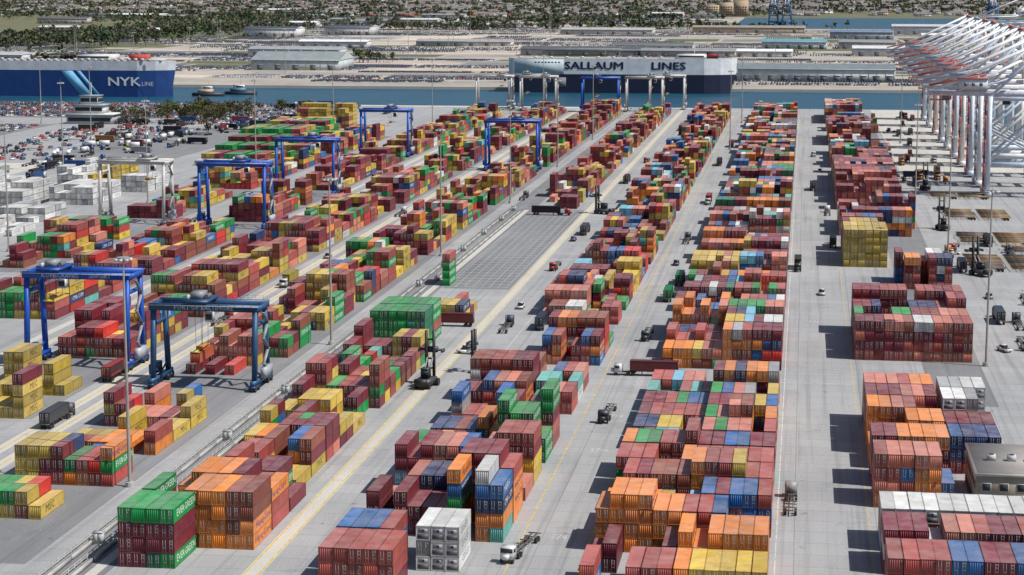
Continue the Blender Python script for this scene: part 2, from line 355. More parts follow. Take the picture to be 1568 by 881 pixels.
# ---- right block
block(15,12,318,336,2.6,3.2,'BR',2001,p20=0,vary=.05);block(15,13,335,349,3,3.4,'R',2002,p20=0,vary=.05);bay(15,14,349,[3]*14,'RW',random.Random(2003),0,.85,'wht')
many(14.8,6,[(379,395,4,4.4,'RO'),(395,408,4,4.4),(410,470,3.6,4.4)],'RO',2010,p20=0,vary=.08,skipbay=0,empty=0)
many(31,4,[(408,433,2,3.4),(433,470,3.4,4.2,'RW')],'R',2030,p20=0,vary=.2,skipbay=0)
many(14.8,12,[(530,582,4,4.8)],'RM',2050,p20=0,vary=.15,skipbay=0,empty=0)
many(31,7,[(640,652,3,4,'C'),(655,690,3,4)],'R',2070,p20=.1,vary=.3)
many(14.8,6,[(704,742,4.6,5,'RY'),(744,768,4,5)],'R',2090,p20=0,vary=.1,skipbay=0)
many(14.8,12,[(790,850,4,5)],'R',2110,p20=.1,vary=.2,halves=True)
many(14.8,11,[(880,1060,4,5)],'RM',2130,p20=0,vary=.12,halves=True)
many(14.8,8,[(1075,1180,4,5)],'R',2150,p20=.1,vary=.2);many(14.8,10,[(1218,1300,4.6,5.4,'RM'),(1330,1380,2,4),(1400,1490,4,5)],'R',2170,vary=.15)
many(38,4,[(1100,1170,2,4),(1320,1400,1,3)],'R',2190)
# ------------------------------------------------------------ vehicles
BK=(.03,.03,.032);GL=(.03,.04,.05);TY=(.02,.02,.02);GR=(.3,.3,.31)
def farcar():
    b=MB();b.taper(-.9,.9,-2.25,2.25,.2,.9,.05,.1,(1,1,1),1);b.taper(-.8,.8,-1.4,1.2,.9,1.4,.12,.5,(.05,.06,.07));b.box(-.64,.64,-.85,.65,1.4,1.47,(1,1,1),1);return b.t()
def pickup():
    b=MB();B=(1,1,1)
    b.box(-.98,.98,-2.7,-.3,.5,1.05,B,1);b.box(-.85,.85,-2.6,-.4,1.05,1.07,(.06,.06,.06));b.taper(-.98,.98,-.3,2.8,.5,1.15,.03,.1,B,1);b.taper(-.92,.92,-.3,1.5,1.15,1.75,.1,.3,GL);b.box(-.8,.8,0,1.2,1.75,1.8,B,1)
    for x in (-.9,.9):
        for y in (-1.7,1.8): b.cyl((x,y,.4),(1,0,0),.4,.25,TY,n=8)
    return b.t()
def tractor(b,y,col,m=1):
    b.box(-.5,.5,y-3,y+3,.75,1.0,BK);b.taper(-1.2,1.2,y+.6,y+2.6,.8,2.9,.05,.1,col,m);b.box(-1.1,1.1,y+2.55,y+2.62,1.9,2.7,GL)
    b.box(1.17,1.22,y+1.2,y+2.3,1.9,2.6,GL);b.box(-1.22,-1.17,y+1.2,y+2.3,1.9,2.6,GL);b.box(-.55,.55,y+2.6,y+3.5,.9,1.7,col,m);b.box(-.9,-.7,y+.3,y+.5,1,3.3,GR)
    b.cyl((0,y-1.6,1.1),(0,0,1),.5,.15,(.1,.1,.1),n=10)
    for x in (-1.0,1.0):
        b.cyl((x,y+2.2,.5),(1,0,0),.5,.32,TY)
        for k in (-2.1,-.9): b.cyl((x,y+k,.5),(1,0,0),.5,.5,TY)
def chassis(b,y0,y1,c=(.12,.1,.09)):
    for x in (-.45,.45): b.box(x-.08,x+.08,y0,y1,1.05,1.3,c)
    for y in np.linspace(y0+.1,y1-.1,6): b.box(-1.2,1.2,y-.09,y+.09,1.1,1.28,c)
    for y in (y0+1.2,y0+2.5):
        for x in (-.95,.95): b.cyl((x,y,.5),(1,0,0),.5,.5,TY)
    for x in (-.7,.7): b.box(x-.06,x+.06,y1-3.2,y1-3.05,.1,1.1,GR)
def truck(load=None,cabcol=None):
    b=MB();tractor(b,8.5,cabcol or (1,1,1),0 if cabcol else 1);chassis(b,-5.2,7.2);t=b.t()
    if load: t=merge([t,scatter(C40d,[(0,-5.1,1.32)],[load])])
    return t
def only_chassis(c=(.25,.12,.06)):
    b=MB();chassis(b,-6,6.2,c);return b.t()
def boxtruck():
    b=MB();b.box(-1.2,1.2,-4,1.8,1,3.5,(.7,.7,.7));b.taper(-1.15,1.15,1.95,3.7,.7,2.7,.05,.25,(1,1,1),1);b.box(-1.05,1.05,3.5,3.62,1.7,2.3,GL);b.box(-.5,.5,-4,3,.6,.98,BK)
    for x in (-1,1):
        for y in (-2.6,2.7): b.cyl((x,y,.48),(1,0,0),.48,.35,TY)
    return b.t()
def toploader(col,mast=12.5):
    b=MB();b.box(-1.9,1.9,-4.5,2.2,.9,2.2,col);b.box(-1.5,1.5,-5.6,-4.4,.9,2.6,BK);b.taper(-1.0,1.0,-2.2,.2,2.4,4.6,.1,.2,BK);b.box(-.9,.9,-2.3,-2.1,3,4.3,GL);b.box(-1.1,1.1,-2.4,.4,4.6,4.75,col)
    for x in (-.95,.95): b.box(x-.3,x+.3,2.2,2.9,.4,mast,BK)
    for z in np.arange(1.5,mast,2.4): b.box(-.8,.8,2.35,2.75,z,z+.4,BK)
    zz=mast*.62
    b.box(-3.1,3.1,3.0,3.9,zz,zz+.5,(.05,.05,.055));b.box(-1.6,1.6,2.9,4.1,zz-.4,zz+1.0,(.05,.05,.055))
    for x in (-3,3): b.box(x-.2,x+.2,2.4,4.5,zz-.3,zz+.5,(.08,.07,.05))
    b.beam((-.7,-1,2.3),(-.7,2.3,mast*.5),.3,.3,GR);b.beam((.7,-1,2.3),(.7,2.3,mast*.5),.3,.3,GR)
    for x in (-1.9,1.9):
        b.cyl((x,1.6,.95),(1,0,0),.95,1.3,TY,n=12);b.cyl((x*.85,-3.6,.8),(1,0,0),.8,.7,TY,n=12)
    return b.t()
def place(name,t,x,y,rz=0,mat=M_STEEL,body=None,z=0):
    if body is not None: t=scatter(t,[(0,0,0)],[body])
    return obj(name,t,mat,(x,y,z),math.radians(rz))
tT=truck();pT=pickup();bT=boxtruck()
place('top_loader',toploader((.06,.06,.065),13.5),-90.5,480,-8);place('top_loader',toploader((.07,.07,.075),11),-79.5,499,80)
place('top_loader',toploader((.08,.08,.08),13),56,815,10);place('top_loader',toploader((.08,.08,.08),13),58,970,0)
place('top_loader',toploader((.08,.08,.08),12),-84,850,60);place('top_loader',toploader((.08,.08,.08),13),60,690,30)
WT=(.6,.6,.6)
place('terminal_truck',tT,-47,343,170,body=(.65,.65,.65));place('terminal_truck',tT,-.8,375,0,body=(.3,.3,.3))
place('terminal_truck',truck((.18,.03,.035)),-35,501,90,body=WT);place('terminal_truck',tT,-43,455,178,body=(.05,.05,.06))
place('terminal_truck',truck((.02,.06,.22)),-108,842,-90,body=(.4,.03,.03));place('terminal_truck',truck((.01,.25,.07)),-40.6,622,0,body=WT);place('terminal_truck',truck((.01,.25,.07)),-39,655,0,body=WT)
place('terminal_truck',truck((.5,.38,.05)),-.8,700,180,body=(.05,.05,.06));place('terminal_truck',truck((.5,.5,.5)),-73.3,566,0,body=(.04,.05,.09))
place('terminal_truck',truck((.45,.05,.04)),-170.5,478,0,body=WT);place('terminal_truck',truck((.3,.05,.05)),-98,566,90,body=(.4,.4,.4))
for x,y,r,l in ((12,757,0,(.03,.06,.15)),(11,860,0,None),(-43,760,0,None),(-41,900,180,(.4,.06,.05)),(-83,560,0,None),(-84,690,180,None),(-85,980,0,(.5,.1,.05)),(58,595,0,(.6,.6,.6)),(61,560,180,None),(57,760,170,None),(-44,1080,0,(.02,.1,.3)),(6,1150,180,None),(5,960,0,(.25,.03,.05)),(-167,560,0,None),(-166,640,180,(.5,.38,.05)),(-205,700,0,(.3,.04,.04)),(-168,830,0,None),(-125,900,0,None),(-166,425,0,(.6,.6,.6)),(-248,800,0,None),(-207,900,180,(.4,.08,.05)),(-42,560,180,None),(-84,780,0,(.5,.5,.5)),(-42,1200,0,(.4,.1,.05)),(-84,1100,180,None)):
    place('terminal_truck',truck(l) if l else tT,x,y,r,body=rnd.choice([WT,(.05,.06,.09),(.4,.05,.04),(.08,.08,.09)]))
place('pickup_truck',pT,-88,524,80,M_CAR,(.75,.75,.75))
for x,y,r in ((55,742,90),(55,548,20),(59,640,0),(-84,600,0),(7,640,0),(60,880,80),(-86,760,180),(-168,700,0),(50,1010,0),(-43,700,0),(9,1050,0)):
    place('pickup_truck',pT,x,y,r,M_CAR,rnd.choice([(.7,.7,.7),(.1,.1,.12),(.3,.3,.32)]))
cms=[mesh('container_chassis',only_chassis(c),M_STEEL) for c in ((.25,.12,.06),(.10,.09,.09),(.3,.2,.08))]
for y0,y1,x in ((700,735,64),(745,760,80),(640,660,78),(770,800,66),(850,880,66),(930,945,64)):
    for y in np.arange(y0,y1,2.9): obj('container_chassis',rnd.choice(cms),None,(x+rnd.uniform(-.5,.5),y,0),math.radians(90));obj('container_chassis',rnd.choice(cms),None,(x+14,y,0),math.radians(90))
for i in range(26):
    x=rnd.uniform(52,76);y=rnd.uniform(560,1480);l=rnd.choice([None,None,(.3,.04,.05),(.5,.5,.5),(.02,.1,.3)])
    place('terminal_truck',truck(l) if l else tT,x,y,rnd.choice([0,180,90,0]),body=rnd.choice([WT,(.05,.05,.06),(.5,.2,.03)]))
# ------------------------------------------------------------ gantry cranes (yard)
def rtg(col,H=24,hx=13.4,hy=6.5,tro=.3,load=None,label=None,lh=9):
    b=MB();d=tuple(x*.7 for x in col);Wt=(.6,.6,.6)
    for sx in (-1,1):
        x=sx*hx
        b.box(x-.6,x+.6,-hy-2.2,hy+2.2,1.5,2.6,col)
        for sy in (-1,1):
            y=sy*hy
            b.beam((x,y,2.6),(x,sy*(hy-1.6),H-1.6),1.15,1.2,col)
            b.box(x-.75,x+.75,y-2.4,y+2.4,.9,1.5,d)
            for k in (-1.5,1.5):
                for q in (-.55,.55): b.cyl((x+q,y+k,.8),(1,0,0),.8,.45,TY,n=12)
        b.beam((x,-hy+1,H-5),(x,hy-1,H-5),.7,.9,col)
        b.beam((x,-hy+.4,5),(x,0,2.7),.35,.35,col);b.beam((x,hy-.4,5),(x,0,2.7),.35,.35,col)
        b.box(x+sx*.7,x+sx*2.1,-3,3.4,2.7,5.2,(.4,.42,.45) if sx>0 else d)
    for sy in (-1,1):
        y=sy*(hy-1.6);b.box(-hx-1.1,hx+1.1,y-.55,y+.55,H-1.6,H+.1,col)
        b.box(-hx-1.1,hx+1.1,y+sy*.6,y+sy*1.5,H-.25,H-.15,GR)
        for z in (.5,1.0): b.box(-hx-1.1,hx+1.1,y+sy*1.45,y+sy*1.5,H-.2+z,H-.15+z,d)
        for x in np.arange(-hx-1,hx+1.2,2): b.box(x-.03,x+.03,y+sy*1.43,y+sy*1.51,H-.15,H+.9,d)
    for x in (-hx-.8,hx+.8): b.box(x-.4,x+.4,-hy+2.2,hy-2.2,H-1.4,H-.2,col)
    tx=-hx+2*hx*tro
    b.box(tx-3,tx+3,-hy+.9,hy-.9,H+.35,H+.9,d);b.box(tx-2,tx+1,-2.2,2.2,H+.9,H+2.6,(.25,.26,.28));b.cyl((tx+1.8,0,H+1.5),(0,1,0),.6,3,(.15,.15,.15),n=10)
    b.box(tx-2.6,tx-2.1,-3.6,-2.2,H+.9,H+2.1,(.5,.5,.5));b.box(tx+2.1,tx+3.9,-4,-1.8,H-4.3,H-1.9,Wt);b.box(tx+2.2,tx+3.8,-4.05,-3.98,H-3.8,H-2.4,GL)
    for x in (-1,1):
        for y in (-2.4,2.4): b.beam((tx+x,y,H+.5),(tx+x*.8,y,lh+3.4),.07,.07,BK)
    b.box(tx-.7,tx+.7,-2.9,2.9,lh+2.9,lh+3.5,(.55,.25,.05));b.box(tx-.35,tx+.35,-6,6,lh+2.65,lh+2.95,(.55,.45,.05))
    for y in (-6,6): b.box(tx-1.2,tx+1.2,y-.15,y+.15,lh+2.6,lh+2.9,(.55,.45,.05))
    for k in range(5):
        z=3+k*(H-5)/5;z2=z+(H-5)/5;s=1 if k%2 else -1
        b.beam((hx+1.3,-s*2.2,z),(hx+1.3,s*2.2,z2),.8,.12,GR);b.box(hx+.8,hx+1.8,s*2.2-.5,s*2.2+.5,z2-.05,z2+.05,GR)
    ts=[b.t()]
    if load: ts.append(scatter(C40p,[(tx,-6.1,lh)],[load]))
    if label:
        ts.append(scatter(orient(texttpl(label,1.15,(.7,.7,.7)),'f',0),[(0,-(hy-1.6)-.57,H-.75)]))
    return merge(ts)
BL=(.012,.085,.42);NB=(.025,.085,.19);WG=(.55,.53,.50)
place('rubber_tyred_gantry_crane',rtg(NB,20.8,12.8,6,.42,(.45,.09,.04),'PORT OF BALTIMORE',6.5),-143.8,474)
place('rubber_tyred_gantry_crane',rtg(BL,25,13.4,6.5,.22,None,'KONECRANES      SEAGIRT',15),-183.3,494)
big=mesh('rubber_tyred_gantry_crane',rtg(BL,26.5,13.4,6.5,.6,None,None,16),M_STEEL)
for x,y in ((-225.5,783),(-226,905),(-232,1112),(-149.5,1038)): obj('rubber_tyred_gantry_crane',big,None,(x,y,0))
gy=mesh('rubber_tyred_gantry_crane',rtg(WG,26,13.4,6.5,.7,None,None,15),M_STEEL)
for x,y in ((-270,792),(-232,1515),(-198,1512),(-118,1510)): obj('rubber_tyred_gantry_crane',gy,None,(x,y,0))
place('rubber_tyred_gantry_crane',rtg(BL,26,13.4,6.5,.4),-150,1500);place('rubber_tyred_gantry_crane',rtg((.3,.33,.36),26,13.4,6.5,.5),-210,1535);place('rubber_tyred_gantry_crane',rtg(WG,26,13,6.5,.5),-103,1538)
# ------------------------------------------------------------ ship-to-shore cranes
def sts(col,acc,ang=48,H=46):
    b=MB();GX=30;Wh=(.78,.78,.78)
    for sx,x in ((0,0),(1,GX)):
        for y in (-9,9):
            b.beam((x,y,3.2),(x,y*.86,H),1.9,2.1,col)
            b.box(x-1.5,x+1.5,y-4.5,y+4.5,.9,3.2,col)
            for k in (-3.4,-1.2,1.2,3.4): b.cyl((x,y+k,.6),(1,0,0),.6,.7,BK,n=8)
        b.beam((x,-9,15),(x,9,15),1.6,2.4,col);b.beam((x,-8.2,H-1.5),(x,8.2,H-1.5),1.5,2.4,col)
        b.beam((x,-9,16),(x,0,H-2),.9,.9,col);b.beam((x,9,16),(x,0,H-2),.9,.9,col)
        b.beam((x,-8.6,27),(x,8.6,27),1.0,1.4,col)
    for y in (-8.7,8.7):
        b.beam((0,y,15),(GX,y,15),1.5,2.4,col);b.beam((0,y,16),(GX,y*.95,H-2),1.1,1.1,col);b.beam((GX,y,16),(0,y,30),.8,.8,col)
        b.beam((0,y*.92,H-1),(GX,y*.92,H-1),1.3,1.8,col)
    for y in (-3.2,3.2):
        b.box(-27,GX+2,y-.7,y+.7,H,H+2.6,col)
        b.box(-27,GX+2,y+(1.3 if y>0 else -2.2),y+(2.2 if y>0 else -1.3),H+.9,H+1.0,GR)
        for k in np.arange(-27,GX+2,2.5): b.box(k-.06,k+.06,y*1.6-.06,y*1.6+.06,H+1.0,H+2.1,acc)
        b.box(-27,GX+2,y*1.6-.06,y*1.6+.06,H+2.0,H+2.2,acc)
        b.beam((GX,y*2.4,H),(GX-1.5,y*.7,H+27),1.2,1.2,col);b.beam((0,y*2.4,H),(GX-2,y*.8,H+26),1.1,1.1,col)
        b.beam((-25,y,H+2),(GX-2,y*.8,H+27),.9,1.1,Wh);b.beam((-8,y,H+2.2),(8,y*1.4,H+8),.6,.6,col);b.beam((-14,y*1.3,H+2.2),(14,y*.8,H+16),.6,.7,Wh)
        b.beam((-27,y*1.2,H+4.5),(-2,y*1.2,H+10),.4,.5,acc)
    for k in range(-26,GX,6): b.box(k,k+.7,-3.2,3.2,H+.3,H+1.4,col)
    b.box(GX-2.8,GX-.4,-3.4,3.4,H+26,H+27.4,acc)
    b.box(-14,-1,-4.2,4.2,H+2.7,H+7.8,(.66,.67,.68));b.box(-14.3,-.7,-4.5,4.5,H+7.8,H+8.1,acc)
    for k in (-11,-7.5,-4): b.box(k-.7,k+.7,-4.24,-4.2,H+4.5,H+6,(.1,.12,.14))
    b.box(-26.5,-18,-4,4,H-2.2,H-1.9,acc);b.box(-21,-17,-2.5,2.5,H-1.9,H+.0,(.3,.3,.3))
    for x in (-26,-22,-18): b.beam((x,-3.9,H-2),(x,-3.9,H+1),.25,.25,acc)
    b.box(6,9.4,-2.8,0,H-4.2,H-1.4,(.6,.6,.6));b.box(6.1,9.3,-2.86,-2.8,H-3.9,H-2.2,GL);b.box(2,7,-3.9,3.9,H-1.0,H-.2,acc)
    ca,sa=math.cos(math.radians(ang)),math.sin(math.radians(ang));Lb=62
    def bp(s,y,o=0): return (GX+2.5+s*ca-o*sa,y,H+1+s*sa+o*ca)
    for y in (-3,3):
        for s in range(0,Lb,6):
            cc=acc if (s//6)%4==0 else Wh
            b.beam(bp(s,y),bp(s+6,y),1.0,1.5,cc);b.beam(bp(s,y,2.2),bp(s+6,y,2.2),.4,.4,cc);b.beam(bp(s,y),bp(s+3,y,2.2),.3,.3,cc);b.beam(bp(s+3,y,2.2),bp(s+6,y),.3,.3,cc)
        b.beam((GX-1.5,y*.7,H+27),bp(34,y,1),.5,.6,Wh);b.beam((GX-1.5,y*.7,H+27),bp(55,y,1),.5,.6,Wh)
    for s in range(0,Lb+1,6): b.beam(bp(s,-3),bp(s,3),.5,.6,col)
    for k in range(8):
        z=3+k*5.2;s=1 if k%2 else -1
        b.beam((-1.9,-9+s*1.6,z),(-1.9,-9-s*1.6,z+5.2),.8,.2,acc);b.box(-2.6,-1.2,-9-s*1.6-.6,-9-s*1.6+.6,z+5.1,z+5.2,GR)
    return b.t()
LG=(.60,.66,.74);RD=(.55,.12,.09)
s1=mesh('ship_to_shore_crane',sts(LG,RD,28),M_STEEL);s2=mesh('ship_to_shore_crane',sts((.76,.76,.76),(.45,.5,.56),50),M_STEEL);s3=mesh('ship_to_shore_crane',sts((.74,.70,.68),(.60,.16,.12),22),M_STEEL)
for i,(y,s) in enumerate(((948,s1),(995,s2),(1045,s1),(1100,s3),(1150,s1),(1205,s2),(1260,s1),(1320,s3),(1385,s2),(1450,s1))): obj('ship_to_shore_crane',s,None,(84,y,0))
sb=mesh('ship_to_shore_crane',sts((.03,.12,.3),(.03,.12,.3),75),M_STEEL)
for x,y in ((-60,3860),(-35,3860),(330,3700)): obj('ship_to_shore_crane',sb,None,(x,y,0),math.radians(90))
# ------------------------------------------------------------ light masts, fences
def mast():
    b=MB();b.cyl((0,0,.5),(0,0,1),.9,1.0,(.45,.44,.42),n=12);b.cyl((0,0,23.5),(0,0,1),.36,45,(.36,.33,.30),n=10,r2=.16)
    b.cyl((0,0,45.8),(0,0,1),1.3,.25,(.3,.3,.3),n=12)
    for k in range(8):
        a=k*math.pi/4;x,y=math.cos(a)*1.5,math.sin(a)*1.5;b.box(x-.35,x+.35,y-.35,y+.35,45.2,45.7,(.5,.5,.48))
    b.cyl((0,0,46.6),(0,0,1),.04,1.6,GR,n=6);return b.t()
mm=mesh('high_mast_light',mast(),M_STEEL)
for x,y in ((-130.6,374),(-127,532),(-128.6,711),(-128.6,885),(-128.6,1060),(-128.6,1240),(48.3,526),(50.5,705),(48.5,880),(58.5,1060),(58.5,1240),(-288,700),(-288,860),(-288,1040),(-288,1220),(-42,1180),(-42,1400),(-380,1000),(-430,1180),(-520,1330),(-246,1330),(-180,1400)): obj('high_mast_light',mm,None,(x,y,0))
for i in range(40): obj('high_mast_light',mm,None,(rnd.uniform(-1000,300),rnd.uniform(1880,3800),0))
def rail(x,y0,y1):
    b=MB();c=(.42,.42,.40)
    for y in np.arange(y0,y1,3): b.box(x-.08,x+.08,y-.08,y+.08,0,1.7,c)
    for z in (.55,1.1,1.6): b.box(x-.05,x+.05,y0,y1,z,z+.13,c)
    for y in np.arange(y0+1,y1-12,12.5): b.box(x+.4,x+.9,y,y+11.8,0.02,.85,(.42,.41,.39))
    return b.t()
for x in (-124.5,-120.5): obj('conductor_rail_fence',rail(x,310,636),M_STEEL)
for x in (-124.5,-119.8): obj('conductor_rail_fence',rail(x,650,860),M_STEEL)
def ebox():
    b=MB();b.box(-.9,.9,-.6,.6,.1,2.2,(.5,.52,.5));b.box(-1,1,-.7,.7,0,.1,(.4,.4,.38));b.box(-.95,.95,-.65,.65,2.2,2.3,(.4,.42,.4));b.box(-.8,-.05,-.63,-.601,.3,2,(.4,.42,.4));b.box(.05,.8,-.63,-.601,.3,2,(.4,.42,.4));return b.t()
em=mesh('electrical_cabinet',ebox(),M_STEEL)
for y in range(330,860,44): obj('electrical_cabinet',em,None,(-122.6,y+rnd.uniform(-4,4),0))
# ------------------------------------------------------------ buildings
def flat_building(w,d,h,wall,roof,fl=2,bay=3.2):
    b=MB();b.box(0,w,0,d,0,h,wall);b.box(-.25,w+.25,-.25,d+.25,h+.002,h+.5,(.55,.53,.48));b.box(.3,w-.3,.3,d-.3,h+.502,h+.56,roof)
    for f in range(fl):
        z=1+f*h/fl
        for x in np.arange(1.2,w-1.8,bay):
            b.box(x-.08,x+1.58,-.05,-.002,z-.08,z+1.48,(.6,.6,.58));b.box(x,x+1.5,-.09,-.051,z,z+1.4,GL)
        for y in np.arange(1.2,d-1.8,bay):
            for xx,s in ((w,1),(0,-1)):
                a,c=sorted((xx+s*.002,xx+s*.06));b.box(a,c,y,y+1.5,z,z+1.4,GL)
    for k in range(4):
        x=w*(.15+.2*k);b.box(x,x+1.6,d*.4,d*.4+1.4,h+.57,h+1.7,(.5,.5,.5));b.cyl((x+.8,d*.4+.7,h+1.75),(0,0,1),.5,.1,BK,n=10)
    b.box(w*.8,w*.8+1.1,-.1,-.003,0.05,.95,(.2,.15,.1));return b.t()
obj('terminal_office_building',flat_building(19,25,7.6,(.46,.38,.28),(.36,.33,.3)),M_BUILD,(33.5,376,0))
b=MB()
for x in np.arange(31,52,1.5): b.box(x-.05,x+.05,365,365.1,0,1.3,(.65,.5,.06))
for z in (.5,.9,1.25): b.box(31,52,364.9,365.1,z,z+.08,(.65,.5,.06))
for y in np.arange(365.5,373,1.5): b.box(31,31.1,y,y+.1,0,1.3,(.65,.5,.06))
for z in (.5,.9,1.25): b.box(30.95,31.1,365.2,373,z,z+.08,(.65,.5,.06))
obj('yellow_safety_railing',b.t(),M_STEEL)
def tower():
    b=MB();w=(.62,.62,.60)
    b.box(0,26,0,14,0,5,(.4,.42,.44));b.box(-1,27,-1,15,5,5.6,w);b.box(4,20,2,12,5.6,10,w);b.box(3,21,1,13,10,10.5,(.3,.35,.4));b.box(7,17,3,11,10.5,15,w);b.box(6.4,17.6,2.4,11.6,15,15.5,(.25,.3,.35));b.cyl((12,7,19),(0,0,1),.25,7,w)
    b.box(7.2,16.8,2.9,2.99,12,14,GL);b.box(4.3,19.7,1.9,1.99,7,9,GL);b.box(1,25,-.1,-.01,1.5,3.5,GL);b.box(17.01,17.1,3.3,10.7,12,14,GL)
    return b.t()
o=obj('port_control_building',tower(),M_BUILD,(-500,1325,0));o.scale=(1.25,1.25,1.25)
def shed(w,d,h,rise,wall,roof,doors=8):
    b=MB();b.box(0,w,0,d,0,h,wall)
    A,B,C,D=(-.6,-.6,h+.01),(w+.6,-.6,h+.01),(w+.6,d+.6,h+.01),(-.6,d+.6,h+.01);R1,R2=(-.6,d/2,h+rise),(w+.6,d/2,h+rise)
    b.face([A,B,R2,R1],roof);b.face([C,D,R1,R2],roof);b.face([B,C,R2],wall);b.face([D,A,R1],wall)
    for k in np.arange(4,w-4,14): b.box(k,k+1.2,d*.48,d*.52,h+rise-.3,h+rise+1,(.4,.4,.4))
    b.box(-.7,w+.7,-.75,-.61,h-.4,h+.1,(.7,.7,.7))
    n=max(2,doors)
    for k in range(n):
        x=w*(k+.35)/n;b.box(x,x+min(6,w/n*.5),-.12,-.01,.05,min(5.5,h*.6),(.12,.14,.16));b.box(x-.3,x+min(6,w/n*.5)+.3,-.3,-.01,min(5.6,h*.61),min(6,h*.66),(.5,.5,.5))
    for k in np.arange(5,w,8): b.box(k,k+.25,-.2,-.01,0,h-.5,tuple(q*.8 for q in wall))
    return b.t()
obj('transit_warehouse',shed(150,60,12,4,(.56,.58,.57),(.17,.21,.22),12),M_BUILD,(-64,1965,0))
obj('transit_warehouse',shed(98,70,11,8,(.46,.50,.50),(.24,.27,.275),5),M_BUILD,(-592,2125,0))
for x,y,w,d,h,wl,rf in ((-700,2500,120,40,9,(.5,.5,.5),(.3,.32,.33)),(-330,2560,130,45,8,(.3,.3,.3),(.09,.1,.11)),(-260,2750,110,40,8,(.5,.5,.5),(.12,.13,.14)),(-60,2850,90,60,10,(.6,.6,.6),(.12,.3,.36)),(60,2600,120,50,10,(.6,.6,.6),(.6,.6,.6)),(-930,3300,90,60,14,(.6,.6,.6),(.06,.07,.08)),(-820,3420,80,70,14,(.5,.5,.5),(.05,.06,.08)),(-420,3500,160,60,9,(.5,.48,.45),(.4,.38,.35)),(40,3300,100,50,12,(.3,.34,.4),(.15,.2,.28)),(-1000,2300,80,30,8,(.55,.55,.55),(.4,.4,.4)),(-560,2900,140,30,7,(.5,.5,.5),(.33,.3,.28)),(150,3600,160,60,14,(.6,.6,.62),(.5,.5,.5)),(-620,1860,14,10,5,(.5,.5,.5),(.3,.3,.3)),(-200,3650,200,40,10,(.5,.4,.3),(.3,.25,.2))):
    obj('port_warehouse',shed(w,d,h,3,wl,rf,6),M_BUILD,(x,y,0))
for i in range(34):
    y=rnd.uniform(2500,5900);x=-.143*y+rnd.uniform(-.25,.25)*y
    if x>-260 and y>3600: continue
    w=rnd.uniform(40,130);k=rnd.choice([.72,.72,.55,.25,.1]);h=rnd.uniform(7,12)
    obj('port_warehouse',shed(w,rnd.uniform(30,50),h,2.5,(k*.8,k*.78,k*.75) if k>.3 else (.45,.42,.4),(k,k,k*1.02),6),M_BUILD,(x,y,0))
b=MB()
for k in range(3): b.box(k*36,k*36+34,0,40,0,28+6*k,(.45,.33,.22))
for k in range(3):
    for z in range(4,26,6):
        for x in range(3,32,6): b.box(k*36+x,k*36+x+3,-.2,-.02,z,z+3,GL)
obj('brick_industrial_building',b.t(),M_BUILD,(-250,5150,0))
# ------------------------------------------------------------ ships
def ship(L,beam,D,zc,hull,upper,wl=-2.6,flip=False):
    h=beam/2
    def outline(k):
        P=[(0,-h*.75),(5,-h),(L*.86,-h),(L*.93,-h*.72),(L*.975,-h*.35),(L-k,0),(L*.975,h*.35),(L*.93,h*.72),(L*.86,h),(5,h),(0,h*.75)]
        return [(L-x if flip else x,y) for x,y in P]
    b=MB();zz=[(wl-1,7),(4,4),(zc,1),(zc+.01,1),(D,0)]
    rings=[[(x,y,z) for x,y in outline(k)] for z,k in zz];n=11
    for r in range(4):
        c=(hull if r<2 else (.5,.5,.5) if r==2 else upper)
        for i in range(n):
            j=(i+1)%n;b.face([rings[r][i],rings[r][j],rings[r+1][j],rings[r+1][i]],c)
    b.face(rings[4],(.42,.36,.30));return b,L
b,L=ship(203,32,28,14,(.012,.02,.05),(.74,.75,.76))
b.box(150,176,-13,13,28.1,31.5,(.7,.7,.7));b.box(152,174,-13.1,-13.01,29.4,30.8,GL);b.box(176,186,-6,6,28.1,34,(.05,.05,.07));b.box(177,185,-6.1,-6.02,30,32,(.5,.05,.04));b.cyl((165,0,36),(0,0,1),.3,9,(.7,.7,.7))
for k in range(10): b.box(8+k*14,11+k*14,-9,-6,28.1,29.5,(.55,.55,.55))
for k in np.arange(2,170,2.5): b.box(k,k+.15,-15.9,-15.8,28,29.1,(.6,.6,.6))
b.box(5.5,50,-16.05,-16.01,14.2,27,(.46,.53,.56));b.box(40,52,-16.1,-16.06,2.5,11,(.2,.2,.22))  # first box: shade on the stern end of the upper hull, painted as grey
for k in range(24,46,3): b.box(k,k+1.6,-16.12,-16.06,24,25,(.1,.1,.12))
t=b.t();tx=boldtext('SALLAUM',6.8,(.02,.02,.05),1.36,.42);tx.V=tx.V+np.array([77,-16.2,21.3]);tx2=boldtext('LINES',6.8,(.02,.02,.05),1.36,.42);tx2.V=tx2.V+np.array([143,-16.2,21.3])
obj('car_carrier_ship',merge([t,tx,tx2]),M_BUILD,(-262,FY-20,0))
b,L=ship(215,32,28,20,(.010,.05,.19),(.60,.61,.63))
for k in range(30): b.box(20+k*6,23+k*6,-15.9,-15.0,28,29.6+rnd.random(),(.55,.55,.55))
b.box(130,160,-13,13,28,33,(.6,.6,.6));b.box(131,159,-13.1,-13.02,30.5,32,GL);b.box(175,190,-7,7,28,33,(.5,.08,.06));b.box(186,205,-10,10,28,29.5,(.5,.5,.5))
for x0,w in ((112,11),(126,4)):
    b.hexa([(x0+22,-16.12,-2),(x0+22+w,-16.12,-2),(x0+22+w,-16.02,-2),(x0+22,-16.02,-2),(x0+4,-16.12,19.6),(x0+4+w,-16.12,19.6),(x0+4+w,-16.02,19.6),(x0+4,-16.02,19.6)],(.18,.45,.66))
